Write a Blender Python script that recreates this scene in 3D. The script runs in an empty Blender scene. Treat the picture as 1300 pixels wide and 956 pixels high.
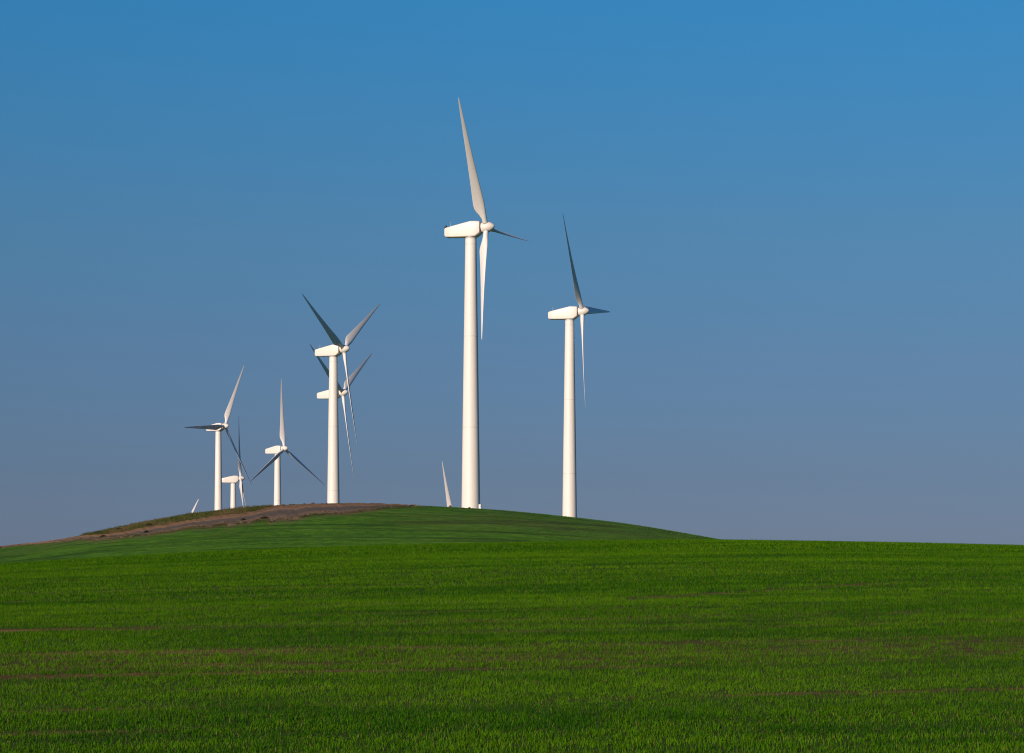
import bpy, bmesh, math, random
import numpy as np
from mathutils import Vector, Matrix

random.seed(7)
RNG = np.random.default_rng(11)
scene = bpy.context.scene
COL = scene.collection

# ------------------------------------------------------------------ camera, sky, sun, exposure
F = 3344.0            # focal length in pixels of a 1300 px wide frame
HZ = 720.0            # image row of the true horizon
CAM_Z = 4.0
cam = bpy.data.cameras.new('camera')
cam.sensor_width = 36.0
cam.lens = 36.0 * F / 1300.0
cam.shift_y = (HZ - 478.0) / 1300.0
cam.clip_start = 0.5
cam.clip_end = 40000.0
cam_ob = bpy.data.objects.new('camera', cam)
COL.objects.link(cam_ob)
cam_ob.location = (0, 0, CAM_Z)
cam_ob.rotation_euler = (math.pi / 2, 0, 0)
scene.camera = cam_ob
scene.render.resolution_x, scene.render.resolution_y = 1024, 753

SUN_EL = math.radians(17.5)
SUN_AZ = math.radians(31.0)          # to the left of straight behind the camera
SUN = Vector((-math.sin(SUN_AZ) * math.cos(SUN_EL), -math.cos(SUN_AZ) * math.cos(SUN_EL), math.sin(SUN_EL)))
world = bpy.data.worlds.new('World')
scene.world = world
world.use_nodes = True
wn = world.node_tree
bg = wn.nodes['Background']
sky = wn.nodes.new('ShaderNodeTexSky')
sky.sky_type = 'NISHITA'
sky.sun_disc = False
sky.sun_elevation = SUN_EL
sky.sun_rotation = math.atan2(SUN.x, SUN.y)
sky.altitude = 900.0
sky.air_density = 1.0
sky.dust_density = 0.2
sky.ozone_density = 3.0
# deep clear-air colouring of the whole dome, by elevation only: greyed towards the horizon, constant overhead
geo = wn.nodes.new('ShaderNodeTexCoord')
sxyz = wn.nodes.new('ShaderNodeSeparateXYZ'); wn.links.new(geo.outputs['Generated'], sxyz.inputs[0])
wr = wn.nodes.new('ShaderNodeValToRGB')
we = wr.color_ramp.elements
SKY = [(0.0, (0.205, 0.268, 0.55)), (0.036, (0.228, 0.283, 0.485)), (0.08, (0.27, 0.36, 0.525)), (0.125, (0.285, 0.465, 0.60)), (0.21, (0.205, 0.66, 0.87)), (0.40, (0.20, 0.62, 0.88))]
while len(we) < len(SKY): we.new(0.5)
for e_, (p_, c_) in zip(we, SKY):
    e_.position = p_; e_.color = (*c_, 1)
wn.links.new(sxyz.outputs[2], wr.inputs[0])
wm = wn.nodes.new('ShaderNodeMix'); wm.data_type = 'RGBA'; wm.blend_type = 'MULTIPLY'; wm.inputs[0].default_value = 1.0
wn.links.new(sky.outputs[0], wm.inputs[6]); wn.links.new(wr.outputs[0], wm.inputs[7])
wn.links.new(wm.outputs[2], bg.inputs[0])
bg.inputs[1].default_value = 0.0735
sl = bpy.data.lights.new('sun', 'SUN')
sl.energy = 4.6
sl.angle = math.radians(0.53)
sl.color = (1.0, 0.81, 0.63)
sun_ob = bpy.data.objects.new('sun', sl)
COL.objects.link(sun_ob)
sun_ob.location = SUN * 200
sun_ob.rotation_euler = (-SUN).to_track_quat('-Z', 'Y').to_euler()
scene.view_settings.view_transform = 'Standard'
scene.view_settings.look = 'None'
scene.view_settings.exposure = 0.3
scene.view_settings.gamma = 1.0
scene.view_settings.use_curve_mapping = False
scene.render.engine = 'CYCLES'
scene.cycles.max_bounces = 5
scene.cycles.pixel_filter_type = 'BLACKMAN_HARRIS'
scene.cycles.filter_width = 1.1

# ------------------------------------------------------------------ small helpers
def tag(o, label=None, cat=None, group=None, kind=None):
    for k, v in (('label', label), ('category', cat), ('group', group), ('kind', kind)):
        if v is not None:
            o[k] = v
    return o

def link(name, me, parent=None, mat=None):
    o = bpy.data.objects.new(name, me)
    COL.objects.link(o)
    if parent is not None:
        o.parent = parent
    if mat is not None and me is not None and not me.materials:
        me.materials.append(mat)
    return o

def mesh_from(name, verts, faces, smooth=True):
    me = bpy.data.meshes.new(name)
    me.from_pydata([tuple(v) for v in verts], [], faces)
    me.update()
    if smooth:
        me.polygons.foreach_set('use_smooth', [True] * len(me.polygons))
    return me

def lattice(a, b, seed):
    n = (a.astype(np.int64) * 374761393 + b.astype(np.int64) * 668265263 + seed * 974634777) & 0xFFFFFFFF
    n = ((n ^ (n >> 13)) * 1274126177) & 0xFFFFFFFF
    n = (n ^ (n >> 16)) & 0xFFFFFF
    return n / float(0xFFFFFF)

def vnoise(x, y, seed=0):
    x = np.asarray(x, float); y = np.asarray(y, float)
    ix, iy = np.floor(x), np.floor(y)
    fx, fy = x - ix, y - iy
    fx = fx * fx * (3 - 2 * fx); fy = fy * fy * (3 - 2 * fy)
    a, b = lattice(ix, iy, seed), lattice(ix + 1, iy, seed)
    c, d = lattice(ix, iy + 1, seed), lattice(ix + 1, iy + 1, seed)
    return (a * (1 - fx) + b * fx) * (1 - fy) + (c * (1 - fx) + d * fx) * fy

def sstep(t):
    t = np.clip(t, 0, 1)
    return t * t * (3 - 2 * t)

# ------------------------------------------------------------------ shape of the land (heights relative to the eye)
D_N, D_TOE, D_C, VAL, NEAR = 230.0, 330.0, 430.0, -1.8, -4.0

def smooth_table(cols, rows, dist, solve):
    """heights of a ridge, as a table over world x, from its skyline"""
    c = np.linspace(min(cols), max(cols), 400)
    r = np.interp(c, cols, rows)
    k = np.exp(-np.linspace(-2.2, 2.2, 17) ** 2); k /= k.sum()
    r = np.convolve(np.pad(r, 8, mode='edge'), k, 'valid')
    return (c - 650) / F * dist, np.array([solve(v) for v in (HZ - r) / F])

def solve_near(m):
    d = np.linspace(40, D_N, 200); p = 1 - ((D_N - d) / D_N) ** 2
    lo, hi = -30.0, 30.0
    for _ in range(40):
        mid = (lo + hi) / 2
        if ((NEAR + (mid - NEAR) * p) / d).max() > m: hi = mid
        else: lo = mid
    return lo

def solve_hill(m):
    d = np.linspace(D_TOE + 5, D_C, 200); p = sstep((d - D_TOE) / (D_C - D_TOE))
    lo, hi = -30.0, 40.0
    for _ in range(40):
        mid = (lo + hi) / 2
        if ((VAL + (mid - VAL) * p) / d).max() > m: hi = mid
        else: lo = mid
    return lo

NX, NZ = smooth_table([-700, -300, 0, 150, 300, 470, 640, 780, 880, 1000, 1150, 1300, 1700, 2300],
                      [761, 743, 720.5, 709, 700, 694, 690.3, 687.4, 686, 687.7, 691, 695, 710, 732], 192.0, solve_near)
HX, HH = smooth_table([-700, -350, -100, 0, 60, 103, 127, 151, 176, 201, 244, 295, 351, 400, 440, 480, 515, 550, 585,
                       620, 650, 685, 710, 733, 796, 848, 890, 950, 1100, 1400, 2000],
                      [725, 718, 704, 694, 688, 680, 674.2, 668.5, 663, 658.3, 651, 645.3, 641, 639, 638.3, 639, 641, 642.6, 644.5,
                       646.6, 649, 652.5, 655, 657.3, 664.5, 673, 680.4, 691, 712, 722, 730], 424.0, solve_hill)
GD = [D_C, 470, 545, 615, 705, 800, 870, 980, 1048, 1122, 1250, 1600, 3000, 30000]
GZ = [0, -0.4, -2.6, -5.8, -10, -12.5, -15, -24, -37, -49, -60, -68, -75, -95]

def height(x, y):
    x, y = np.broadcast_arrays(np.asarray(x, float), np.asarray(y, float))
    zn = np.interp(x, NX, NZ)
    yy = np.clip(y, 0, D_N)
    zfield = NEAR + (zn - NEAR) * (1 - ((D_N - yy) / D_N) ** 2)
    zfield = zfield + 2.3 * (1 - sstep((y + 5) / 20.0))              # the bank of the road the camera stands on
    hz = np.interp(x, HX, HH)
    zdip = zn + (VAL - zn) * sstep((y - D_N) / (D_TOE - D_N))
    zhill = VAL + (hz - VAL) * sstep((y - D_TOE) / (D_C - D_TOE))
    back = sstep((y - D_C) / 370.0)
    zback = hz * (1 - back) + 10.0 * back + np.interp(y, GD, GZ)
    z = np.where(y < D_N, zfield, np.where(y < D_TOE, zdip, np.where(y < D_C, zhill, zback)))
    z = z + 0.05 * (vnoise(x / 9, y / 6, 3) - 0.5) * (y > 30) + 0.10 * (vnoise(x / 23, y / 17, 4) - 0.5) * (y > 60)
    return z + CAM_Z

def to_world(col, row, d0=D_TOE - 20, d1=D_C - 4):
    """first point of the land along a line of sight"""
    d = np.linspace(d0, d1, 1500)
    x = (col - 650) / F * d
    s = HZ - F * (height(x, d) - CAM_Z) / d
    i = np.argmax(s <= row) if (s <= row).any() else int(np.argmin(s))
    return float(x[i]), float(d[i])

# ------------------------------------------------------------------ materials
def new_mat(name):
    m = bpy.data.materials.new(name)
    m.use_nodes = True
    nt = m.node_tree
    return m, nt, nt.nodes['Principled BSDF'], nt.nodes, nt.links

def ramp(nt, fac, stops):
    r = nt.nodes.new('ShaderNodeValToRGB')
    els = r.color_ramp.elements
    while len(els) < len(stops): els.new(0.5)
    for e, (p, c) in zip(els, stops):
        e.position = p; e.color = (*c, 1)
    nt.links.new(fac, r.inputs[0])
    return r.outputs[0]

def noise(nt, scale, detail=4, rough=0.55, vec=None, stretch=None, rot=0.0):
    n = nt.nodes.new('ShaderNodeTexNoise')
    n.inputs['Scale'].default_value = scale
    n.inputs['Detail'].default_value = detail
    n.inputs['Roughness'].default_value = rough
    if vec is None:
        vec = nt.nodes.new('ShaderNodeTexCoord').outputs['Object']
    if stretch is not None:
        mp = nt.nodes.new('ShaderNodeMapping')
        mp.inputs['Scale'].default_value = stretch
        mp.inputs['Rotation'].default_value = (0, 0, rot)
        nt.links.new(vec, mp.inputs['Vector'])
        vec = mp.outputs[0]
    nt.links.new(vec, n.inputs['Vector'])
    return n.outputs['Fac']

def mix(nt, fac, a, b):
    m = nt.nodes.new('ShaderNodeMix'); m.data_type = 'RGBA'
    for sock, v in ((m.inputs[0], fac), (m.inputs[6], a), (m.inputs[7], b)):
        if isinstance(v, (int, float)): sock.default_value = v
        elif isinstance(v, tuple): sock.default_value = (*v, 1)
        else: nt.links.new(v, sock)
    return m.outputs[2]

def bump(nt, bsdf, h, strength, dist):
    b = nt.nodes.new('ShaderNodeBump')
    b.inputs['Strength'].default_value = strength
    b.inputs['Distance'].default_value = dist
    nt.links.new(h, b.inputs['Height'])
    nt.links.new(b.outputs[0], bsdf.inputs['Normal'])

def mat_white(name, base, rough):
    m, nt, b, N, L = new_mat(name)
    n1 = noise(nt, 0.5, 5, 0.6, stretch=(3.0, 3.0, 0.25))
    n2 = noise(nt, 6.0, 3, 0.6)
    c1 = ramp(nt, n1, [(0.35, tuple(v * 0.93 for v in base)), (0.62, base)])
    c2 = ramp(nt, n2, [(0.3, (0.94, 0.94, 0.93)), (0.6, (1, 1, 1))])
    mm = nt.nodes.new('ShaderNodeMix'); mm.data_type = 'RGBA'; mm.blend_type = 'MULTIPLY'
    mm.inputs[0].default_value = 1.0
    L.new(c1, mm.inputs[6]); L.new(c2, mm.inputs[7])
    L.new(mm.outputs[2], b.inputs['Base Color'])
    b.inputs['Roughness'].default_value = rough
    b.inputs['Specular IOR Level'].default_value = 0.35
    return m

M_TOWER = mat_white('tower_paint', (0.70, 0.66, 0.645), 0.45)
M_NAC = mat_white('nacelle_gelcoat', (0.68, 0.64, 0.62), 0.4)
M_BLADE = mat_white('blade_gelcoat', (0.70, 0.675, 0.68), 0.42)

def mat_plain(name, c, rough=0.6, metal=0.0):
    m, nt, b, N, L = new_mat(name)
    n = noise(nt, 12.0, 3)
    L.new(ramp(nt, n, [(0.3, tuple(v * 0.75 for v in c)), (0.7, c)]), b.inputs['Base Color'])
    b.inputs['Roughness'].default_value = rough
    b.inputs['Metallic'].default_value = metal
    return m

M_FLANGE = mat_plain('flange_paint', (0.66, 0.625, 0.61), 0.5)
M_GREY = mat_plain('grey_steel', (0.42, 0.42, 0.42), 0.5)
M_DARK = mat_plain('dark_gap', (0.10, 0.10, 0.10), 0.7)
M_RED = mat_plain('dark_red_lens', (0.035, 0.004, 0.010), 0.3)
M_CAB = mat_plain('cabinet_white', (0.78, 0.77, 0.74), 0.5)
M_CONC = mat_plain('concrete', (0.42, 0.40, 0.37), 0.85)

# crop field soil
def mat_field():
    m, nt, b, N, L = new_mat('field_soil')
    n1 = noise(nt, 1.0, 6, 0.65, stretch=(0.6, 2.2, 1))
    n2 = noise(nt, 9.0, 5, 0.7)
    soil = ramp(nt, n1, [(0.32, (0.060, 0.032, 0.012)), (0.5, (0.125, 0.066, 0.027)), (0.68, (0.25, 0.130, 0.060))])
    g = ramp(nt, n2, [(0.35, (0.022, 0.055, 0.003)), (0.7, (0.050, 0.100, 0.005))])
    at = nt.nodes.new('ShaderNodeAttribute'); at.attribute_name = 'bare_soil'
    ma = nt.nodes.new('ShaderNodeMath'); ma.operation = 'MULTIPLY_ADD'; ma.use_clamp = True
    L.new(n2, ma.inputs[0]); ma.inputs[1].default_value = 0.45
    mb = nt.nodes.new('ShaderNodeMath'); mb.operation = 'MULTIPLY_ADD'
    L.new(at.outputs['Fac'], mb.inputs[0]); mb.inputs[1].default_value = 1.3; mb.inputs[2].default_value = -0.12
    L.new(mb.outputs[0], ma.inputs[2])
    L.new(mix(nt, ma.outputs[0], g, soil), b.inputs['Base Color'])
    b.inputs['Roughness'].default_value = 0.95
    b.inputs['Specular IOR Level'].default_value = 0.1
    bump(nt, b, n2, 0.9, 0.08)
    return m

def mat_hill():
    m, nt, b, N, L = new_mat('hill_crop')
    big = noise(nt, 0.028, 4, 0.55, stretch=(1, 1.4, 1))
    band = noise(nt, 1.0, 4, 0.62, stretch=(0.030, 0.42, 1), rot=math.radians(-9))
    line = noise(nt, 1.0, 2, 0.5, stretch=(0.008, 0.33, 1), rot=math.radians(-7))
    fine = noise(nt, 1.0, 6, 0.75, stretch=(0.55, 0.9, 0.3), rot=math.radians(-9))
    g1 = ramp(nt, band, [(0.34, (0.023, 0.079, 0.006)), (0.5, (0.049, 0.143, 0.009)), (0.66, (0.083, 0.189, 0.014))])
    g2 = ramp(nt, fine, [(0.36, (0.018, 0.062, 0.004)), (0.5, (0.055, 0.143, 0.009)), (0.64, (0.117, 0.226, 0.018))])
    g = mix(nt, 0.55, g1, g2)
    g = mix(nt, ramp(nt, line, [(0.36, (0.75, 0.75, 0.75)), (0.42, (0, 0, 0))]), g, (0.023, 0.051, 0.008))
    for rot_, per_, amt_ in ((-5.0, 8.5, 0.55), (-24.0, 21.0, 0.6)):
        wv = nt.nodes.new('ShaderNodeTexWave'); wv.bands_direction = 'Y'
        wv.inputs['Scale'].default_value = 0.314 / per_; wv.inputs['Distortion'].default_value = 1.2; wv.inputs['Detail'].default_value = 2
        wv.inputs['Detail Scale'].default_value = 0.6
        mp = nt.nodes.new('ShaderNodeMapping'); mp.inputs['Rotation'].default_value = (0, 0, math.radians(rot_))
        L.new(nt.nodes.new('ShaderNodeTexCoord').outputs['Object'], mp.inputs[0]); L.new(mp.outputs[0], wv.inputs[0])
        ml = nt.nodes.new('ShaderNodeMath'); ml.operation = 'MULTIPLY'
        L.new(ramp(nt, wv.outputs['Fac'], [(0.86, (0, 0, 0)), (0.97, (amt_,) * 3)]), ml.inputs[0])
        L.new(ramp(nt, noise(nt, 0.03, 3, 0.6), [(0.40, (0, 0, 0)), (0.55, (1, 1, 1))]), ml.inputs[1])
        g = mix(nt, ml.outputs[0], g, (0.018, 0.044, 0.006))
    at = nt.nodes.new('ShaderNodeAttribute'); at.attribute_name = 'dry'
    thin = ramp(nt, big, [(0.47, (0, 0, 0)), (0.68, (0.55, 0.55, 0.55))])
    f2 = ramp(nt, fine, [(0.36, (0, 0, 0)), (0.60, (1, 1, 1))])
    mm = nt.nodes.new('ShaderNodeMath'); mm.operation = 'MULTIPLY'
    L.new(thin, mm.inputs[0]); L.new(f2, mm.inputs[1])
    g = mix(nt, mm.outputs[0], g, (0.098, 0.078, 0.034))
    ma = nt.nodes.new('ShaderNodeMath'); ma.operation = 'MULTIPLY_ADD'; ma.use_clamp = True
    L.new(at.outputs['Fac'], ma.inputs[0]); ma.inputs[1].default_value = 1.5
    mb = nt.nodes.new('ShaderNodeMath'); mb.operation = 'MULTIPLY_ADD'
    L.new(fine, mb.inputs[0]); mb.inputs[1].default_value = 2.6; mb.inputs[2].default_value = -1.75
    L.new(mb.outputs[0], ma.inputs[2])
    L.new(mix(nt, ma.outputs[0], g, ramp(nt, band, [(0.35, (0.085, 0.062, 0.034)), (0.65, (0.150, 0.104, 0.060))])), b.inputs['Base Color'])
    b.inputs['Roughness'].default_value = 0.95
    b.inputs['Specular IOR Level'].default_value = 0.1
    bump(nt, b, fine, 1.0, 0.25)
    return m

def mat_far():
    m, nt, b, N, L = new_mat('far_land')
    n = noise(nt, 0.006, 6, 0.6)
    L.new(ramp(nt, n, [(0.35, (0.035, 0.065, 0.015)), (0.5, (0.10, 0.085, 0.045)), (0.65, (0.045, 0.08, 0.018))]), b.inputs['Base Color'])
    b.inputs['Roughness'].default_value = 0.95
    return m

def mat_track():
    m, nt, b, N, L = new_mat('bare_earth')
    uv = nt.nodes.new('ShaderNodeTexCoord').outputs['UV']
    sep = nt.nodes.new('ShaderNodeSeparateXYZ'); L.new(uv, sep.inputs[0])
    n0 = noise(nt, 0.09, 4, 0.6)
    n1 = noise(nt, 0.8, 6, 0.7, stretch=(0.35, 1.0, 0.5))
    ad = nt.nodes.new('ShaderNodeMath'); ad.operation = 'MULTIPLY_ADD'
    L.new(n1, ad.inputs[0]); ad.inputs[1].default_value = 0.30; L.new(sep.outputs[1], ad.inputs[2])
    ad2 = nt.nodes.new('ShaderNodeMath'); ad2.operation = 'MULTIPLY_ADD'
    L.new(n0, ad2.inputs[0]); ad2.inputs[1].default_value = 0.25; L.new(ad.outputs[0], ad2.inputs[2])
    # v runs from the lower margin (0) to the bank above the track (1)
    c = ramp(nt, ad2.outputs[0], [(0.20, (0.125, 0.090, 0.052)), (0.40, (0.160, 0.112, 0.078)), (0.55, (0.086, 0.070, 0.060)),
                                  (0.78, (0.104, 0.082, 0.068)), (0.90, (0.225, 0.135, 0.080)), (1.0, (0.165, 0.100, 0.058))])
    n2 = noise(nt, 2.5, 5, 0.75)
    mm = nt.nodes.new('ShaderNodeMix'); mm.data_type = 'RGBA'; mm.blend_type = 'MULTIPLY'; mm.inputs[0].default_value = 1
    L.new(c, mm.inputs[6]); L.new(ramp(nt, n2, [(0.3, (0.76, 0.75, 0.74)), (0.65, (1.42, 1.40, 1.38))]), mm.inputs[7])
    L.new(mm.outputs[2], b.inputs['Base Color'])
    b.inputs['Roughness'].default_value = 0.95
    b.inputs['Specular IOR Level'].default_value = 0.1
    bump(nt, b, n2, 1.0, 0.15)
    return m

def mat_leaf(name):
    m, nt, b, N, L = new_mat(name)
    at = nt.nodes.new('ShaderNodeAttribute'); at.attribute_name = 'leaf_colour'
    n = noise(nt, 3.0, 2)
    mm = nt.nodes.new('ShaderNodeMix'); mm.data_type = 'RGBA'; mm.blend_type = 'MULTIPLY'; mm.inputs[0].default_value = 1
    L.new(at.outputs['Color'], mm.inputs[6]); L.new(ramp(nt, n, [(0.3, (0.85, 0.85, 0.85)), (0.7, (1.1, 1.1, 1.1))]), mm.inputs[7])
    L.new(mm.outputs[2], b.inputs['Base Color'])
    b.inputs['Roughness'].default_value = 0.7
    b.inputs['Specular IOR Level'].default_value = 0.05
    tr = nt.nodes.new('ShaderNodeBsdfTranslucent'); L.new(mm.outputs[2], tr.inputs[0])
    ms = nt.nodes.new('ShaderNodeMixShader'); ms.inputs[0].default_value = 0.25
    L.new(b.outputs[0], ms.inputs[1]); L.new(tr.outputs[0], ms.inputs[2])
    L.new(ms.outputs[0], nt.nodes['Material Output'].inputs[0])
    return m

M_FIELD, M_HILL, M_FAR, M_TRACK = mat_field(), mat_hill(), mat_far(), mat_track()
M_LEAF = mat_leaf('young_leaf')

# ------------------------------------------------------------------ drill lines of the field: where the soil lies bare
def row_coord(x, y):
    return y - 0.15 * x - 0.002 * np.where(x > 0, x * x, 0) + 0.8 * (vnoise(x / 14, y / 30, 51) - 0.5)

LINES = [(37.5, 0.3, 0.35), (41.2, 0.3, 0.4), (44.3, 0.3, 0.3), (47.6, 0.42, 0.95), (49.6, 0.3, 0.6), (53.3, 0.75, 1.05), (57.8, 0.35, 0.35), (61.5, 0.5, 0.6), (65.6, 0.4, 0.5),
         (70.5, 0.5, 0.45), (77.5, 0.5, 0.45), (84.0, 0.6, 0.4), (95.0, 0.7, 0.4), (108.0, 0.8, 0.35), (123.0, 0.9, 0.3), (145, 1.1, 0.2)]

def bare(x, y):
    v = row_coord(x, y)
    b = 0 * v
    for v0, w, q in LINES:
        k = np.clip(2.2 * (vnoise(x / 6.0, x * 0 + v0, 64) - 0.28), 0, 1) * q
        b = b + 1.3 * k * np.exp(-((v - v0) / w) ** 2)
    k = np.clip(2.2 * (vnoise(x / 5.0, x * 0 + 3, 66) - 0.2), 0, 1)
    b = b + 0.85 * k * np.exp(-((y - 1.25 * x - 66.6) / 0.75) ** 2) * (x > 3)
    return b * np.clip(0.35 + 1.1 * vnoise(x / 0.9, v / 0.6, 67), 0.25, 1.15)

def sparse(x, y):
    v = row_coord(x, y)
    return 0.30 * np.exp(-((v - 50.6) / 2.6) ** 4) + 0.08 * np.exp(-((v - 61) / 3.0) ** 2)

def cover(x, y):
    v = row_coord(x, y)
    c = 0.82 + 0.75 * (vnoise(x / 0.55, v / 0.40, 61) - 0.42) + 0.50 * (vnoise(x / 9, v / 1.1, 62) - 0.5) + 0.30 * (vnoise(x / 22, v / 4.5, 63) - 0.45)
    return np.clip(c - bare(x, y) - sparse(x, y), 0, 1)

# ------------------------------------------------------------------ the land: three sheets that share their border rows
def graded(lo, hi, step, outer, grow=1.16):
    a = list(np.arange(lo, hi + 1e-6, step))
    s = step; v = a[-1]
    while v < outer:
        s *= grow; v += s; a.append(v)
    return a

xs_half = graded(0, 95, 1.0, 14000)
XS = np.array([-v for v in reversed(xs_half[1:])] + xs_half)
YB = [-v for v in reversed(graded(0, 10, 2.0, 3000, 1.3)[1:])]
YF = np.array(YB + list(np.arange(0, 36, 1.0)) + list(np.arange(36, 92, 0.35)) + list(np.arange(92, 262.1, 1.0)))
YH = np.arange(262, 700.1, 1.5); YH[-1] = 700
YD = np.array(graded(700, 1300, 8.0, 22000, 1.18))

def sheet(name, ys, mat):
    gx, gy = np.meshgrid(XS, ys)
    gz = height(gx, gy)
    n, k = len(ys), len(XS)
    co = np.stack([gx, gy, gz], -1).reshape(-1, 3)
    i = np.arange(n - 1)[:, None] * k + np.arange(k - 1)[None, :]
    quads = np.stack([i, i + 1, i + k + 1, i + k], -1).reshape(-1, 4)
    me = bpy.data.meshes.new(name)
    me.vertices.add(len(co)); me.vertices.foreach_set('co', co.ravel())
    me.loops.add(quads.size); me.loops.foreach_set('vertex_index', quads.ravel().astype(np.int32))
    me.polygons.add(len(quads))
    me.polygons.foreach_set('loop_start', np.arange(0, quads.size, 4, dtype=np.int32))
    me.polygons.foreach_set('loop_total', np.full(len(quads), 4, dtype=np.int32))
    me.update(calc_edges=True)
    me.polygons.foreach_set('use_smooth', [True] * len(quads))
    return link(name, me, None, mat)

field_ob = tag(sheet('field', YF, M_FIELD), 'broad foreground field of young green crop with bare soil lines', 'field', kind='structure')
fv = np.empty(len(field_ob.data.vertices) * 3); field_ob.data.vertices.foreach_get('co', fv); fv = fv.reshape(-1, 3)
fb = np.where((fv[:, 1] > 30) & (fv[:, 1] < 240), bare(fv[:, 0], fv[:, 1]) + 1.1 * sparse(fv[:, 0], fv[:, 1]), 0)
field_ob.data.attributes.new('bare_soil', 'FLOAT', 'POINT').data.foreach_set('value', fb.astype(np.float32))
hill_ob = tag(sheet('hill', YH, M_HILL), 'low rounded dark green hill below the wind turbines', 'hill', kind='structure')
tag(sheet('distant_land', YD, M_FAR), 'lower land falling away behind the hill', 'land', kind='structure')

# the bare dirt track over the left shoulder of the hill
up = [(-60, 705.5), (0, 694.6), (60, 688.6), (103, 681.2), (139, 678.4), (169, 673.7), (192, 669.0), (213, 665.7), (245, 660.0), (277, 655.0), (309, 651.4),
      (328, 648.4), (346, 642.6), (372, 641.2), (400, 640.2), (440, 639.4), (480, 640.0), (515, 641.8), (532, 642.6)]
lo = [(-60, 705.9), (0, 695.2), (60, 690.0), (103, 685.2), (139, 683.0), (170, 680.0), (200, 676.5), (240, 670.8), (270, 667.8), (300, 664.2), (340, 660.6),
      (370, 657.0), (400, 654.0), (421, 652.4), (445, 650.0), (476, 646.2), (501, 643.6), (532, 642.9)]
NC, NR = 420, 22
cols = np.linspace(-60, 531, NC)
ru = np.interp(cols, *zip(*up)); rl = np.interp(cols, *zip(*lo))
pu = np.array([to_world(c, r) for c, r in zip(cols, ru)])
pl = np.array([to_world(c, r) for c, r in zip(cols, rl)])
def smooth1(a, w):
    k = np.hanning(w + 2)[1:-1]; k /= k.sum()
    return np.convolve(np.pad(a, w // 2, mode='edge'), k, 'valid')
for P in (pu, pl):
    for j in range(2): P[:, j] = smooth1(P[:, j], 15)
tt = np.arange(NC)
pl[:, 1] += (vnoise(tt / 3.0, tt * 0 + 1, 21) - 0.5) * 3.0 + (vnoise(tt / 11.0, tt * 0 + 1, 22) - 0.5) * 4.0
pu[:, 1] += (vnoise(tt / 3.0, tt * 0 + 1, 23) - 0.5) * 2.2
pu[:, 1] = np.maximum(pu[:, 1], pl[:, 1] + 0.3)
hv = np.empty(len(hill_ob.data.vertices) * 3); hill_ob.data.vertices.foreach_get('co', hv); hv = hv.reshape(-1, 3)
edge_lo = np.interp(hv[:, 0], pl[:, 0], pl[:, 1]); edge_up = np.interp(hv[:, 0], pu[:, 0], pu[:, 1])
dry = np.exp(-np.clip(edge_lo - hv[:, 1], 0, None) / 5.0) * 0.95
above = (hv[:, 1] > edge_up)
dry = np.where(above, 0.55, dry) * (hv[:, 0] > pl[0, 0]) * (hv[:, 0] < pl[-1, 0] + 2) * (hv[:, 1] < D_C + 12)
hill_ob.data.attributes.new('dry', 'FLOAT', 'POINT').data.foreach_set('value', dry.astype(np.float32))
verts, faces, uvs = [], [], []
for r in range(NR):
    f = r / (NR - 1)
    px = pl[:, 0] * (1 - f) + pu[:, 0] * f
    py = pl[:, 1] * (1 - f) + pu[:, 1] * f
    edge = min(f, 1 - f)
    lift = 0.05 if 0 < r < NR - 1 else -0.02
    rut = -0.10 * math.exp(-((f - 0.62) / 0.05) ** 2) - 0.10 * math.exp(-((f - 0.5) / 0.05) ** 2) + 0.12 * math.exp(-((f - 0.86) / 0.05) ** 2)
    pz = height(px, py) + lift + (max(rut, -0.02) + 0.09 * (vnoise(px / 0.9, py / 1.6, 31) - 0.2).clip(0)) * (edge > 0.02)
    verts += list(zip(px, py, pz)); uvs += [(c / NC, f) for c in range(NC)]
for r in range(NR - 1):
    for c in range(NC - 1):
        a = r * NC + c
        faces.append((a, a + 1, a + NC + 1, a + NC))
me = mesh_from('dirt_track', verts, faces)
uvl = me.uv_layers.new(name='UVMap')
li = np.empty(len(me.loops), dtype=np.int32); me.loops.foreach_get('vertex_index', li)
uvl.data.foreach_set('uv', np.array(uvs, dtype=np.float32)[li].ravel())
tag(link('dirt_track', me, None, M_TRACK), 'bare brown dirt track crossing the left shoulder of the hill', 'track', kind='structure')

# ------------------------------------------------------------------ wind turbines
R = 23.5
HUB_H = 46.7
OVER = 2.75            # rotor plane ahead of the tower axis

def ring_loft(rings, cap=True):
    n = len(rings[0]); v = [p for r in rings for p in r]; f = []
    for i in range(len(rings) - 1):
        for j in range(n):
            a, b_ = i * n + j, i * n + (j + 1) % n
            f.append((a, b_, b_ + n, a + n))
    if cap:
        f.append(tuple(reversed(range(n)))); f.append(tuple(range((len(rings) - 1) * n, len(rings) * n)))
    return v, f

def circle_ring(r, z, n=40):
    return [(r * math.cos(2 * math.pi * k / n), r * math.sin(2 * math.pi * k / n), z) for k in range(n)]

def sharpen(me, ang=35):
    me.set_sharp_from_angle(angle=math.radians(ang)) if hasattr(me, 'set_sharp_from_angle') else None

def tower_mesh(h):
    rings = []
    for k in range(25):
        f = k / 24
        rings.append(circle_ring(1.62 + (0.955 - 1.62) * f ** 1.08, h * f))
    me = mesh_from('tower', *ring_loft(rings)); sharpen(me); return me

def tower_radius(f): return 1.62 + (0.955 - 1.62) * f ** 1.08

def flange_mesh(r):
    rr = [circle_ring(r - 0.03, -0.07), circle_ring(r + 0.022, -0.06), circle_ring(r + 0.022, 0.06), circle_ring(r - 0.03, 0.07)]
    me = mesh_from('tower_flange', *ring_loft(rr)); sharpen(me); return me

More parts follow.
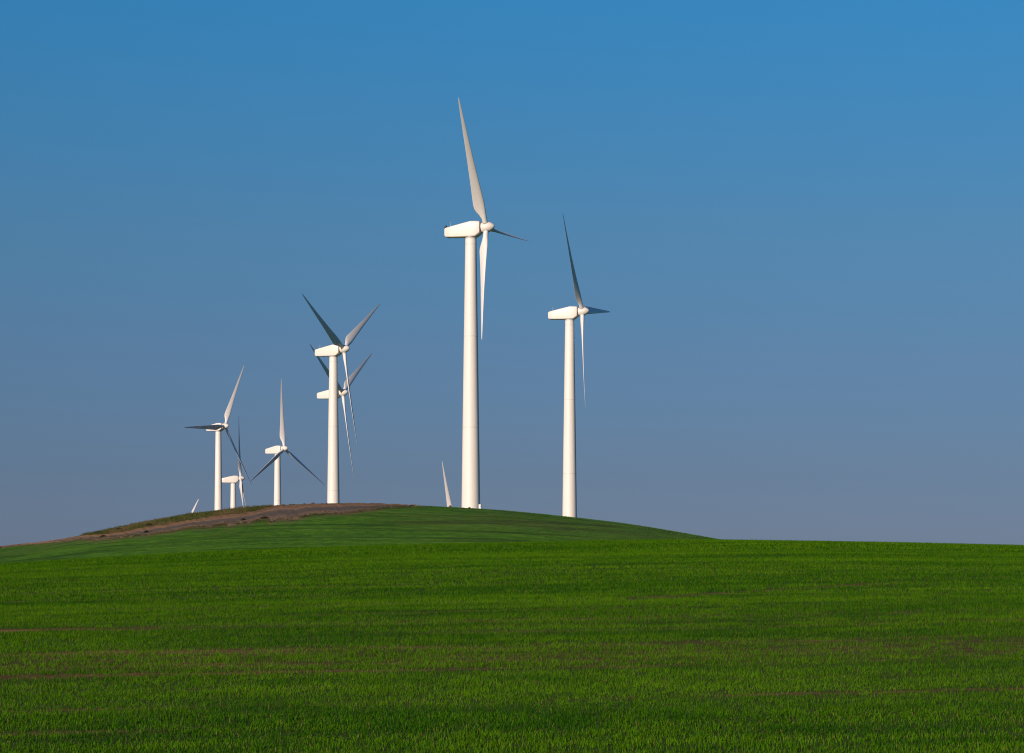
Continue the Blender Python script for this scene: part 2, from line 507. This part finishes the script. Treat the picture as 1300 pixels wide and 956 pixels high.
def rbox_ring(x, w, zt, zb, rad, n=5):
    """rounded rectangle in the y-z plane"""
    pts = []
    rad = min(rad, w * 0.95, (zt - zb) * 0.48)
    for cy, cz, a0 in ((w - rad, zt - rad, 0), (-w + rad, zt - rad, 90), (-w + rad, zb + rad, 180), (w - rad, zb + rad, 270)):
        for k in range(n):
            a = math.radians(a0 + 90 * k / (n - 1))
            pts.append((x, cy + rad * math.cos(a), cz + rad * math.sin(a)))
    return pts

def nacelle_mesh():
    st = [(-4.36, 0.70, -0.22, -1.18, 0.15), (-4.30, 0.86, -0.08, -1.34, 0.2), (-4.10, 0.95, 0.06, -1.55, 0.2), (-3.0, 1.04, 0.32, -1.60, 0.2),
          (-1.5, 1.12, 0.66, -1.62, 0.2), (0.0, 1.15, 1.00, -1.62, 0.2), (0.25, 1.15, 1.05, -1.62, 0.22), (0.95, 1.13, 1.03, -1.60, 0.24),
          (1.45, 1.08, 1.01, -1.26, 0.3), (1.70, 1.02, 0.97, -1.05, 0.36), (1.76, 0.90, 0.86, -0.92, 0.4)]
    me = mesh_from('nacelle', *ring_loft([rbox_ring(q[0] * 1.045, *q[1:]) for q in st])); sharpen(me, 24); return me

def lathe_x(profile, n=32):
    rings = [[(x, r * math.cos(2 * math.pi * k / n), r * math.sin(2 * math.pi * k / n)) for k in range(n)] for x, r in profile]
    return ring_loft(rings)

def spinner_mesh():
    pr = [(-0.78, 0.80), (-0.74, 0.86), (-0.4, 0.90), (0.0, 0.93), (0.35, 0.90), (0.7, 0.80), (1.0, 0.64), (1.25, 0.46), (1.42, 0.28), (1.50, 0.10), (1.515, 0.01)]
    me = mesh_from('rotor_hub', *lathe_x(pr)); sharpen(me, 40); return me

def blade_mesh():
    # r, chord, thickness ratio, twist, roundness
    st = [(0.55, 0.86, 1.0, 17, 1), (1.0, 0.86, 1.0, 17, 1), (1.7, 0.90, 0.98, 17, 0.9), (2.4, 1.15, 0.72, 16.5, 0.5), (3.1, 1.55, 0.48, 16, 0.15),
          (3.8, 1.82, 0.36, 15, 0), (4.5, 1.88, 0.31, 14, 0), (5.6, 1.78, 0.28, 12, 0), (7.5, 1.58, 0.25, 9, 0), (10, 1.34, 0.22, 6.2, 0),
          (13, 1.08, 0.20, 3.8, 0), (16, 0.84, 0.18, 2.0, 0), (19, 0.60, 0.17, 0.8, 0), (21.5, 0.40, 0.16, 0.2, 0), (22.8, 0.27, 0.16, 0, 0), (23.35, 0.15, 0.16, 0, 0), (23.5, 0.04, 0.16, 0, 0)]
    n = 24; rings = []
    for r, c, th, tw, rd in st:
        if rd < 0.8: c *= 1.07
        ring = []
        for k in range(n):
            a = 2 * math.pi * k / n
            xc = 0.5 + 0.5 * math.cos(a)                 # 1 = trailing edge, 0 = leading edge
            prof = 5 * th * (0.2969 * math.sqrt(xc) - 0.126 * xc - 0.3516 * xc ** 2 + 0.2843 * xc ** 3 - 0.1036 * xc ** 4)
            ya = (prof if math.sin(a) >= 0 else -prof * 0.72)
            px_a, py_a = (0.30 - xc) * c, ya * c
            px_c, py_c = -0.5 * c * math.cos(a), 0.5 * c * th * math.sin(a)
            x = px_a * (1 - rd) + px_c * rd; y = py_a * (1 - rd) + py_c * rd
            t = -math.radians(tw)
            ring.append((x * math.cos(t) - y * math.sin(t), x * math.sin(t) + y * math.cos(t) - 0.0009 * max(r - 6, 0) ** 2, r))
        rings.append(ring)
    return mesh_from('blade', *ring_loft(rings))

def collar_mesh():
    rr = [circle_ring(0.44, 0.72, 28), circle_ring(0.50, 0.74, 28), circle_ring(0.50, 0.98, 28), circle_ring(0.43, 1.0, 28)]
    me = mesh_from('root_collar', *ring_loft(rr)); sharpen(me); return me

ME_NAC, ME_SPIN, ME_BLADE, ME_COL = nacelle_mesh(), spinner_mesh(), blade_mesh(), collar_mesh()
ME_YAW = mesh_from('yaw_collar', *ring_loft([circle_ring(0.965, -0.30), circle_ring(1.0, -0.28), circle_ring(1.0, 0.0), circle_ring(0.9, 0.02)])); sharpen(ME_YAW)
ME_GAP = mesh_from('hub_seam', *lathe_x([(-0.86, 0.70), (-0.85, 0.79), (-0.78, 0.79), (-0.77, 0.70)]))
def hatch_mesh():
    bm = bmesh.new(); bmesh.ops.create_cube(bm, size=1.0, matrix=Matrix.Translation((0, 0, 0)) @ Matrix.Diagonal((1.5, 0.9, 0.08, 1)))
    bmesh.ops.bevel(bm, geom=bm.edges[:], offset=0.02, segments=1, affect='EDGES')
    me = bpy.data.meshes.new('roof_hatch'); bm.to_mesh(me); bm.free(); return me
ME_HATCH = hatch_mesh()
def vane_mesh():
    bm = bmesh.new()
    bmesh.ops.create_cone(bm, cap_ends=True, segments=8, radius1=0.035, radius2=0.025, depth=0.9, matrix=Matrix.Translation((0, 0, 0.45)))
    bmesh.ops.create_cone(bm, cap_ends=True, segments=8, radius1=0.02, radius2=0.02, depth=0.5, matrix=Matrix.Translation((0, 0, 0.85)) @ Matrix.Rotation(math.pi / 2, 4, 'X'))
    for s in (-1, 1):
        bmesh.ops.create_uvsphere(bm, u_segments=8, v_segments=6, radius=0.06, matrix=Matrix.Translation((0, 0.25 * s, 0.9)))
    me = bpy.data.meshes.new('wind_sensor'); bm.to_mesh(me); bm.free(); return me
def lamp_mesh():
    bm = bmesh.new()
    bmesh.ops.create_cone(bm, cap_ends=True, segments=16, radius1=0.16, radius2=0.16, depth=0.22, matrix=Matrix.Translation((0, 0, 0.11)))
    bmesh.ops.create_uvsphere(bm, u_segments=16, v_segments=10, radius=0.235, matrix=Matrix.Translation((0, 0, 0.36)) @ Matrix.Diagonal((1, 1, 1.05, 1)))
    me = bpy.data.meshes.new('warning_light'); bm.to_mesh(me); bm.free()
    me.polygons.foreach_set('use_smooth', [True] * len(me.polygons)); return me
ME_VANE, ME_LAMP = vane_mesh(), lamp_mesh()

def turbine(hub_col, hub_row, r_px, psi, theta, tilt, pitch, label, lamp=False, vane=False):
    d = R * F / r_px
    phi = math.atan2((hub_col - 650) / F, 1.0)
    fwd = Vector((math.sin(phi), math.cos(phi), 0)); rt = Vector((math.cos(phi), -math.sin(phi), 0))
    p = math.radians(psi)
    a = rt * math.sin(p) - fwd * math.cos(p)                # the way the rotor faces
    hub = Vector(((hub_col - 650) / F * d, d, CAM_Z + (HZ - hub_row) / F * d))
    base = hub - a * OVER
    bz = float(height(base.x, base.y))
    hh = hub.z - bz                                         # hub above the ground
    root = link('wind_turbine', None)
    root.location = (base.x, base.y, bz)
    root.rotation_euler = (0, 0, math.atan2(a.y, a.x))
    tag(root, label, 'wind turbine', 'wind turbines on and behind the hill')
    th = hh - 1.60
    tw = link('tower', tower_mesh(th + 0.6), root, M_TOWER)
    tw.location = (0, 0, -0.6)
    for zz in (th - 1.25, th * 0.64, th * 0.31):
        fo = link('flange', flange_mesh(tower_radius((zz + 0.6) / (th + 0.6))), tw, M_FLANGE)
        fo.location = (0, 0, zz + 0.6)
    fd = link('foundation', mesh_from('foundation', *ring_loft([circle_ring(2.5, -0.8), circle_ring(2.5, 0.06), circle_ring(2.42, 0.12)])), root, M_CONC)
    sharpen(fd.data)
    yc = link('yaw_collar', ME_YAW, root, M_GREY); yc.location = (0, 0, th)
    na = link('nacelle', ME_NAC, root, M_NAC); na.location = (0, 0, hh)
    ha = link('roof_hatch', ME_HATCH, na, M_NAC); ha.location = (-1.9, 0, 0.60); ha.rotation_euler = (0, -math.atan2(0.34, 1.5), 0)
    if lamp:
        lo_ = link('warning_light', ME_LAMP, na, M_RED); lo_.location = (-4.40, -0.35, -0.10)
        lo_['label'] = 'dark red warning light on the tail of the nacelle'
    if vane:
        vo = link('wind_sensor', ME_VANE, na, M_GREY); vo.location = (-3.75, 0.3, 0.12)
    tl = math.radians(tilt)
    A = Vector((math.cos(tl), 0, math.sin(tl))); U = Vector((-math.sin(tl), 0, math.cos(tl))); T = Vector((0, 1, 0))
    H = Vector((OVER, 0, hh))
    def basis(x, y, z, o):
        return Matrix(((x.x, y.x, z.x, o.x), (x.y, y.y, z.y, o.y), (x.z, y.z, z.z, o.z), (0, 0, 0, 1)))
    hb = link('rotor_hub', ME_SPIN, root, M_NAC); hb.matrix_basis = basis(A, T, U, H)
    gp = link('hub_seam', ME_GAP, hb, M_DARK)
    cone = math.radians(1.6)
    for k in range(3):
        an = math.radians(theta + 120 * k)
        r_ = (U * math.cos(an) + T * math.sin(an)) * math.cos(cone) + A * math.sin(cone)
        t_ = U * -math.sin(an) + T * math.cos(an)
        b_ = math.radians(pitch)
        x_ = (t_ * math.cos(b_) + A * math.sin(b_)); x_ = (x_ - r_ * x_.dot(r_)).normalized()
        bl = link('blade', ME_BLADE, root, M_BLADE); bl.matrix_basis = basis(x_, r_.cross(x_), r_, H)
        link('root_collar', ME_COL, bl, M_GREY)
    return root, base, bz

# hub column/row, blade length in px (distance), facing, rotor angle, tilt, pitch
SPECS = [
    (617.2, 288.4, 174.1, 72.8, -30.2, 5.5, 46, 'tallest and nearest white wind turbine with dark red light on its nacelle tail', True, True),
    (739.2, 395.3, 140.7, 76.7, -34.7, 5.7, 8, 'white wind turbine furthest right, on the right slope of the hill', False, True),
    (436.5, 443.0, 126.7, 63.1, -61.7, 5.8, 9, 'white wind turbine on the brown hilltop with another rotor right behind its tower', False, True),
    (435.1, 498.4, 110.9, 65.7, -60.6, 5.7, 9, 'white wind turbine half hidden behind the tower on the brown hilltop', False, False),
    (285.6, 540.8, 88.8, 53.1, 26.4, 1.5, 14, 'white wind turbine furthest left with a blade reaching flat to the left', False, False),
    (360.7, 569.6, 90.0, 52.6, 0.9, 5.6, 12, 'white wind turbine with one blade straight up and two angled down like an upturned Y', False, False),
    (305.6, 607.5, 80.2, 88.0, 1.0, 3.9, 20, 'small low white wind turbine seen side on between two taller ones at left', False, False),
    (574.4, 655.4, 74.1, 68.0, -19.0, 5.6, 42, 'wind turbine showing only one blade above the hill beside the tallest tower', False, False),
    (227.8, 687.4, 70.8, 53.0, 39.5, 5.6, 42, 'wind turbine showing only a tiny blade tip over the left hill shoulder', False, False),
]
BASES = []
for s in SPECS:
    BASES.append(turbine(*s[:7], s[7], lamp=s[8], vane=s[9]))

# ------------------------------------------------------------------ small white cabinet at the foot of the nearest tower
def box_mesh(name, sx, sy, sz, bev=0.02, z0=0.0):
    bm = bmesh.new()
    bmesh.ops.create_cube(bm, size=1.0, matrix=Matrix.Translation((0, 0, z0 + sz / 2)) @ Matrix.Diagonal((sx, sy, sz, 1)))
    bmesh.ops.bevel(bm, geom=bm.edges[:], offset=bev, segments=2, affect='EDGES')
    me = bpy.data.meshes.new(name); bm.to_mesh(me); bm.free(); return me
cx, cy = (609.3 - 650) / F * 431.0, 431.0
cz = float(height(cx, cy))
cab = link('electrical_cabinet', None); cab.location = (cx, cy, cz); cab.rotation_euler = (0, 0, math.radians(-12))
tag(cab, 'small white electrical cabinet standing at the foot of the tallest turbine', 'cabinet')
link('body', box_mesh('body', 0.36, 0.36, 0.85, 0.02, -0.1), cab, M_CAB)
o = link('roof_cap', box_mesh('roof_cap', 0.42, 0.42, 0.06, 0.02, 0.752), cab, M_GREY)
o = link('door', box_mesh('door', 0.29, 0.03, 0.62, 0.008, 0.07), cab, M_CAB); o.location = (0, -0.192, 0)
link('handle', box_mesh('handle', 0.03, 0.03, 0.12, 0.008, 0.36), o, M_DARK).location = (0.1, -0.027, 0)

# ------------------------------------------------------------------ foliage built of single leaves
def leaf_mesh(name, base, h, w, lean, ang, curve, colour, bend=True):
    """base (n,3); one narrow bent leaf each; lean = sideways reach of the tip"""
    n = len(base)
    dx, dy = np.cos(ang), np.sin(ang)
    face = ang + np.pi / 2 + RNG.uniform(-0.9, 0.9, n)
    wx, wy = np.cos(face) * w / 2, np.sin(face) * w / 2
    if bend:
        V = np.empty((n, 5, 3))
        V[:, 0] = base + np.stack([wx, wy, -0.02 + 0 * h], -1); V[:, 1] = base + np.stack([-wx, -wy, -0.02 + 0 * h], -1)
        mid = base + np.stack([dx * lean * curve, dy * lean * curve, h * 0.62], -1)
        V[:, 2] = mid + np.stack([-wx * 0.85, -wy * 0.85, 0 * h], -1); V[:, 3] = mid + np.stack([wx * 0.85, wy * 0.85, 0 * h], -1)
        V[:, 4] = base + np.stack([dx * lean, dy * lean, h], -1)
        i = np.arange(n)[:, None] * 5
        loops = np.concatenate([i + 0, i + 1, i + 2, i + 3, i + 3, i + 2, i + 4], 1).ravel()
        starts = (np.arange(n)[:, None] * 7 + np.array([0, 4])).ravel(); tot = np.tile([4, 3], n); per = 5
    else:
        V = np.empty((n, 3, 3))
        V[:, 0] = base + np.stack([wx, wy, -0.02 + 0 * h], -1); V[:, 1] = base + np.stack([-wx, -wy, -0.02 + 0 * h], -1)
        V[:, 2] = base + np.stack([dx * lean, dy * lean, h], -1)
        loops = np.arange(n * 3); starts = np.arange(0, n * 3, 3); tot = np.full(n, 3); per = 3
    me = bpy.data.meshes.new(name)
    me.vertices.add(n * per); me.vertices.foreach_set('co', V.astype(np.float32).ravel())
    me.loops.add(len(loops)); me.loops.foreach_set('vertex_index', loops.astype(np.int32))
    me.polygons.add(len(starts)); me.polygons.foreach_set('loop_start', starts.astype(np.int32)); me.polygons.foreach_set('loop_total', tot.astype(np.int32))
    me.update(calc_edges=True)
    ca = me.color_attributes.new('leaf_colour', 'FLOAT_COLOR', 'POINT')
    cc = np.ones((n, per, 4), dtype=np.float32); cc[:, :, :3] = colour[:, None, :]
    ca.data.foreach_set('color', cc.ravel())
    return me

def leaf_colour(x, y, n):
    v = row_coord(x, y)
    m = np.clip(0.5 + 0.65 * (vnoise(x / 14, v / 2.6, 71) - 0.5) + 0.6 * (vnoise(x / 4, v / 0.7, 73) - 0.5) + 0.6 * (vnoise(x / 0.8, v / 0.8, 72) - 0.5) + RNG.normal(0, 0.25, n), 0, 1)[:, None]
    a, b = np.array([0.017, 0.080, 0.001]), np.array([0.078, 0.190, 0.002])
    c = a * (1 - m) + b * m
    s = RNG.random(n) < 0.025
    c[s] = np.array([0.17, 0.14, 0.04]) * RNG.uniform(0.7, 1.1, (s.sum(), 1))
    return c

def crop_zone(name, y0, y1, dens, per, hmin, hmax, w, bend, label):
    half = lambda q: 0.225 * q + 5 + 9 * (1 - np.clip((q - 31) / 90.0, 0, 1))       # wider than the view, for a step to the side
    wmax = float(max(half(np.array([y0, y1]))))
    n = int(2 * wmax * (y1 - y0) * dens)
    y = RNG.uniform(y0, y1, n); x = RNG.uniform(-wmax, wmax, n)
    out = np.clip((np.abs(x) - (0.2 * y + 2)) / 2.0, 0, 1)
    k = (np.abs(x) < half(y)) & (RNG.random(n) < cover(x, y) * (1 - 0.55 * out))
    x, y = x[k], y[k]
    vig = 0.75 + 0.5 * vnoise(x / 5, row_coord(x, y) / 1.2, 65)
    x = np.repeat(x, per) + RNG.normal(0, 0.035, len(x) * per); y = np.repeat(y, per) + RNG.normal(0, 0.035, len(y) * per)
    vig = np.repeat(vig, per); n = len(x)
    h = RNG.uniform(hmin, hmax, n) * vig
    lean = h * np.abs(RNG.normal(0.45, 0.5, n))
    base = np.stack([x, y, height(x, y)], -1)
    me = leaf_mesh(name, base, h, w * RNG.uniform(0.7, 1.3, n), lean, RNG.uniform(0, 2 * np.pi, n), RNG.uniform(0.25, 0.5, n), leaf_colour(x, y, n), bend)
    o = link(name, me, None, M_LEAF)
    tag(o, label, 'crop', kind='stuff')
    return n

crop_zone('young_crop', 31, 39, 165, 4, 0.028, 0.078, 0.0090, True, 'short bright green young crop in the nearest part of the field')
crop_zone('young_crop', 39, 74, 175, 4, 0.032, 0.080, 0.0120, False, 'green young crop beside the brown soil line in the near field')
crop_zone('young_crop', 74, 125, 61, 4, 0.04, 0.09, 0.020, False, 'green young crop covering the middle of the foreground field')
crop_zone('young_crop', 125, 238, 17, 4, 0.05, 0.13, 0.038, False, 'green young crop thinning to the crest of the foreground field')

# crop on the face of the hill
n_ = 420000
y_ = RNG.uniform(322, 446, n_); x_ = RNG.uniform(-1, 1, n_) * (0.205 * y_ + 8)
e_lo = np.interp(x_, pl[:, 0], pl[:, 1]); e_up = np.interp(x_, pu[:, 0], pu[:, 1])
intrack = (x_ > pl[0, 0]) & (x_ < pl[-1, 0]) & (y_ > e_lo)
p_ = 0.55 * np.clip(0.25 + 1.5 * (vnoise(x_ / 14, y_ / 3.0, 91) - 0.2), 0.1, 1) * np.clip(0.35 + 1.3 * vnoise(x_ / 1.3, y_ / 1.6, 92), 0, 1)
p_ *= np.where((x_ > pl[0, 0]) & (x_ < pl[-1, 0]), 1 - 0.9 * np.exp(-np.clip(e_lo - y_, 0, None) / 6.0), 1)
k_ = (RNG.random(n_) < p_) & ~intrack
x_, y_ = x_[k_], y_[k_]; n_ = len(x_)
m_ = np.clip(vnoise(x_ / 20, y_ / 4, 93) + RNG.normal(0, 0.25, n_), 0, 1)[:, None]
h_ = RNG.uniform(0.05, 0.13, n_)
me = leaf_mesh('hill_crop', np.stack([x_, y_, height(x_, y_)], -1), h_, RNG.uniform(0.05, 0.11, n_), h_ * 0.5, RNG.uniform(0, 6.283, n_), h_ * 0,
               np.array([0.026, 0.092, 0.006]) * (1 - m_) + np.array([0.082, 0.182, 0.012]) * m_, False)
tag(link('hill_crop', me, None, M_LEAF), 'low dark green crop covering the slope of the hill', 'crop', kind='stuff')

# rough weeds on the bank above the track and along the crest
def scatter_px(cols_rows, n):
    pts = []
    while len(pts) < n:
        t = random.random()
        c = random.uniform(cols_rows[0][0], cols_rows[-1][0])
        a = np.interp(c, [q[0] for q in cols_rows], [q[1] for q in cols_rows]); b = np.interp(c, [q[0] for q in cols_rows], [q[2] for q in cols_rows])
        pts.append(to_world(c, a + (b - a) * t))
    return np.array(pts)

def weeds(name, P, per, hmin, hmax, w, spread, colours, label):
    vg = 0.5 + 1.0 * vnoise(P[:, 0] / 3.0, P[:, 1] / 4.0, 81)
    x = np.repeat(P[:, 0], per) + RNG.normal(0, spread, len(P) * per); y = np.repeat(P[:, 1], per) + RNG.normal(0, spread, len(P) * per)
    n = len(x); h = RNG.uniform(hmin, hmax, n) * np.repeat(vg, per)
    k = np.repeat(np.clip(1.6 * (vnoise(P[:, 0] / 2.5, P[:, 1] / 6, 82) - 0.2), 0, 1), per)[:, None]
    c = (colours[0] * (1 - k) + colours[1] * k) * RNG.uniform(0.7, 1.25, (n, 1))
    me = leaf_mesh(name, np.stack([x, y, height(x, y)], -1), h, w * RNG.uniform(0.7, 1.4, n), h * np.abs(RNG.normal(0.3, 0.35, n)), RNG.uniform(0, 6.283, n), RNG.uniform(0.25, 0.5, n), c, False)
    return tag(link(name, me, None, M_LEAF), label, 'grass', kind='stuff')

bank = [(c, float(np.interp(c, (HX / 424.0 * F + 650), 0 * HX)) , 0) for c in ()]
sky_c = [103, 127, 151, 176, 201, 244, 295, 330, 346]
sky_r = [680.3, 674.5, 668.8, 663.3, 658.7, 651.4, 645.8, 643.2, 642.0]
bank = [(c, r + 0.3, float(np.interp(c, *zip(*up))) + 0.4) for c, r in zip(sky_c, sky_r)]
weeds('bank_grass', scatter_px(bank, 2600), 6, 0.12, 0.42, 0.05, 0.16, (np.array([0.135, 0.098, 0.048]), np.array([0.070, 0.080, 0.022])),
      'rough olive grass on the bank above the dirt track')
mar = [(c, float(np.interp(c, *zip(*lo))) - 1.2, float(np.interp(c, *zip(*lo))) + 1.6) for c in range(100, 532, 20)]
weeds('track_edge_weeds', scatter_px(mar, 1500), 5, 0.06, 0.26, 0.045, 0.2, (np.array([0.10, 0.078, 0.042]), np.array([0.040, 0.062, 0.016])),
      'sparse dry weeds along the lower edge of the dirt track')

# ------------------------------------------------------------------ dark clumps and clods that stand out one by one
def clump(col, row, wpx, hpx, kind, label):
    x, y = to_world(col, row)
    m = y / F
    w, h = wpx * m, hpx * m
    z = float(height(x, y))
    if kind == 'shrub':
        root = link('low_shrub', None); root.location = (x, y, z)
        tag(root, label, 'shrub', 'dark clumps along the hill track and crest')
        n = 420
        u = RNG.normal(0, 1, (n, 3)); u /= np.linalg.norm(u, axis=1)[:, None]
        rad = RNG.uniform(0.35, 1.0, n) ** 0.6
        lob = 0.75 + 0.5 * vnoise(u[:, 0] * 2 + 5, u[:, 1] * 2 + u[:, 2] + 5, int(col))
        p = u * (rad * lob)[:, None] * np.array([w / 2, w / 2.4, h * 0.75]); p[:, 2] = np.abs(p[:, 2]) * 1.1
        c = np.array([0.040, 0.036, 0.022]) * RNG.uniform(0.6, 1.5, (n, 1))
        me = leaf_mesh('foliage', p, RNG.uniform(0.06, 0.14, n), RNG.uniform(0.035, 0.06, n), RNG.uniform(0.02, 0.12, n), RNG.uniform(0, 6.283, n), RNG.uniform(0.2, 0.5, n), c, True)
        link('foliage', me, root, M_LEAF)
        bm = bmesh.new()
        for k in range(7):
            a = 6.283 * k / 7 + random.random()
            tip = Vector((math.cos(a) * w * 0.3, math.sin(a) * w * 0.28, h * 0.6))
            q = tip.to_track_quat('Z', 'Y').to_matrix().to_4x4()
            bmesh.ops.create_cone(bm, cap_ends=True, segments=5, radius1=0.018, radius2=0.006, depth=tip.length + 0.1, matrix=Matrix.Translation(tip * 0.5 - tip.normalized() * 0.04) @ q)
        ms = bpy.data.meshes.new('stems'); bm.to_mesh(ms); bm.free()
        link('stems', ms, root, M_STEM)
    else:
        bm = bmesh.new(); bmesh.ops.create_icosphere(bm, subdivisions=3, radius=1.0)
        s = int(col) + 3
        for v in bm.verts:
            c = v.co
            k = 0.68 + 0.5 * float(vnoise(c.x * 1.7 + 9, c.y * 1.7 + c.z * 1.3 + 9, s)) + 0.22 * float(vnoise(c.x * 5 + 9, c.y * 5 + c.z * 4 + 9, s + 1))
            v.co = Vector((c.x * k * w / 2, c.y * k * w / 2.3, c.z * k * h * 0.9))
        me = bpy.data.meshes.new('earth_clod'); bm.to_mesh(me); bm.free()
        root = link('earth_clod', me, None, M_CLOD); root.location = (x, y, z - 0.02)
        tag(root, label, 'earth clod', 'dark clumps along the hill track and crest')
    root.rotation_euler = (0, 0, random.uniform(0, 6.28))
    return root

M_STEM = mat_plain('stem_bark', (0.07, 0.05, 0.035), 0.9)
m, nt, b, N, L = new_mat('dark_earth')
n = noise(nt, 5.0, 6, 0.7)
L.new(ramp(nt, n, [(0.3, (0.045, 0.030, 0.022)), (0.7, (0.11, 0.070, 0.048))]), b.inputs['Base Color'])
b.inputs['Roughness'].default_value = 0.95
bump(nt, b, n, 1.0, 0.08)
M_CLOD = m
clump(309, 661.0, 7.5, 3.2, 'shrub', 'darkest low shrub in the middle of the dirt track, left of the brown hilltop')
clump(186, 676.6, 7.5, 3.0, 'shrub', 'low dark shrub at the lower track edge on the left hill shoulder')
clump(131, 682.0, 8.0, 3.0, 'shrub', 'low dark shrub on the lower edge near the left end of the track')
clump(114, 684.4, 6.0, 2.4, 'clod', 'small dark earth clod at the far left end of the track')
clump(160, 679.4, 8.0, 2.4, 'clod', 'flat earth clod between two dark shrubs on the left track edge')
clump(411, 650.6, 6.5, 3.2, 'clod', 'brown earth clod below the foot of the hilltop turbine')
clump(336, 658.4, 14.0, 2.6, 'shrub', 'long low dark shrub on the lower track edge under the upturned Y turbine')
clump(285, 664.0, 7.0, 2.6, 'clod', 'earth clod on the lower track edge under the leftmost turbine')
clump(397, 640.2, 5.0, 2.6, 'clod', 'earth clod on the skyline just left of the hilltop turbine tower')
clump(386, 640.4, 4.5, 1.8, 'clod', 'smaller of two earth clods on the skyline left of the hilltop turbine')
clump(151, 673.0, 9.0, 3.0, 'shrub', 'dark low shrub on the grassy bank above the left end of the track')
clump(190, 667.5, 9.0, 3.2, 'shrub', 'brownish low shrub on the bank above the track, below the tiny blade tip')
clump(124, 677.3, 9.0, 3.0, 'shrub', 'leftmost low dark shrub on the bank at the skyline')
clump(571.5, 643.9, 5.0, 2.4, 'clod', 'brown earth clod on the skyline at the foot of the lone blade')
clump(596, 645.0, 4.0, 1.6, 'clod', 'dark earth clod in front of the foot of the tallest tower')
clump(525, 641.9, 5.0, 1.6, 'clod', 'earth clod at the right end of the bare brown hilltop')

# loose clods too small to tell apart, along both edges of the track
oct_v = np.array([(1, 0, 0), (0, 1, 0), (-1, 0, 0), (0, -1, 0), (0, 0, 1), (0, 0, -1)], float)
oct_f = [(0, 1, 4), (1, 2, 4), (2, 3, 4), (3, 0, 4), (1, 0, 5), (2, 1, 5), (3, 2, 5), (0, 3, 5)]
cv, cf = [], []
for k in range(700):
    i = int(RNG.integers(90, NC - 4)); f = RNG.choice([RNG.normal(0.02, 0.07), RNG.normal(1.0, 0.10), RNG.uniform(0, 1)], p=[0.5, 0.3, 0.2])
    x = pl[i, 0] * (1 - f) + pu[i, 0] * f + RNG.normal(0, 0.3); y = pl[i, 1] * (1 - f) + pu[i, 1] * f
    sz = 0.05 + 0.16 * RNG.random() ** 2.5
    v = oct_v * RNG.uniform(0.6, 1.2, (6, 1)) * sz * np.array([1.5, 1.2, 0.8])
    a = RNG.uniform(0, 6.28); ca, sa = math.cos(a), math.sin(a)
    v = np.stack([v[:, 0] * ca - v[:, 1] * sa + x, v[:, 0] * sa + v[:, 1] * ca + y, v[:, 2] + float(height(x, y)) + sz * 0.3], -1)
    cf += [tuple(q + len(cv) for q in t) for t in oct_f]; cv += list(v)
tag(link('loose_clods', mesh_from('loose_clods', cv, cf, False), None, M_CLOD), 'loose earth clods strewn along the edges of the dirt track', 'clods', kind='stuff')
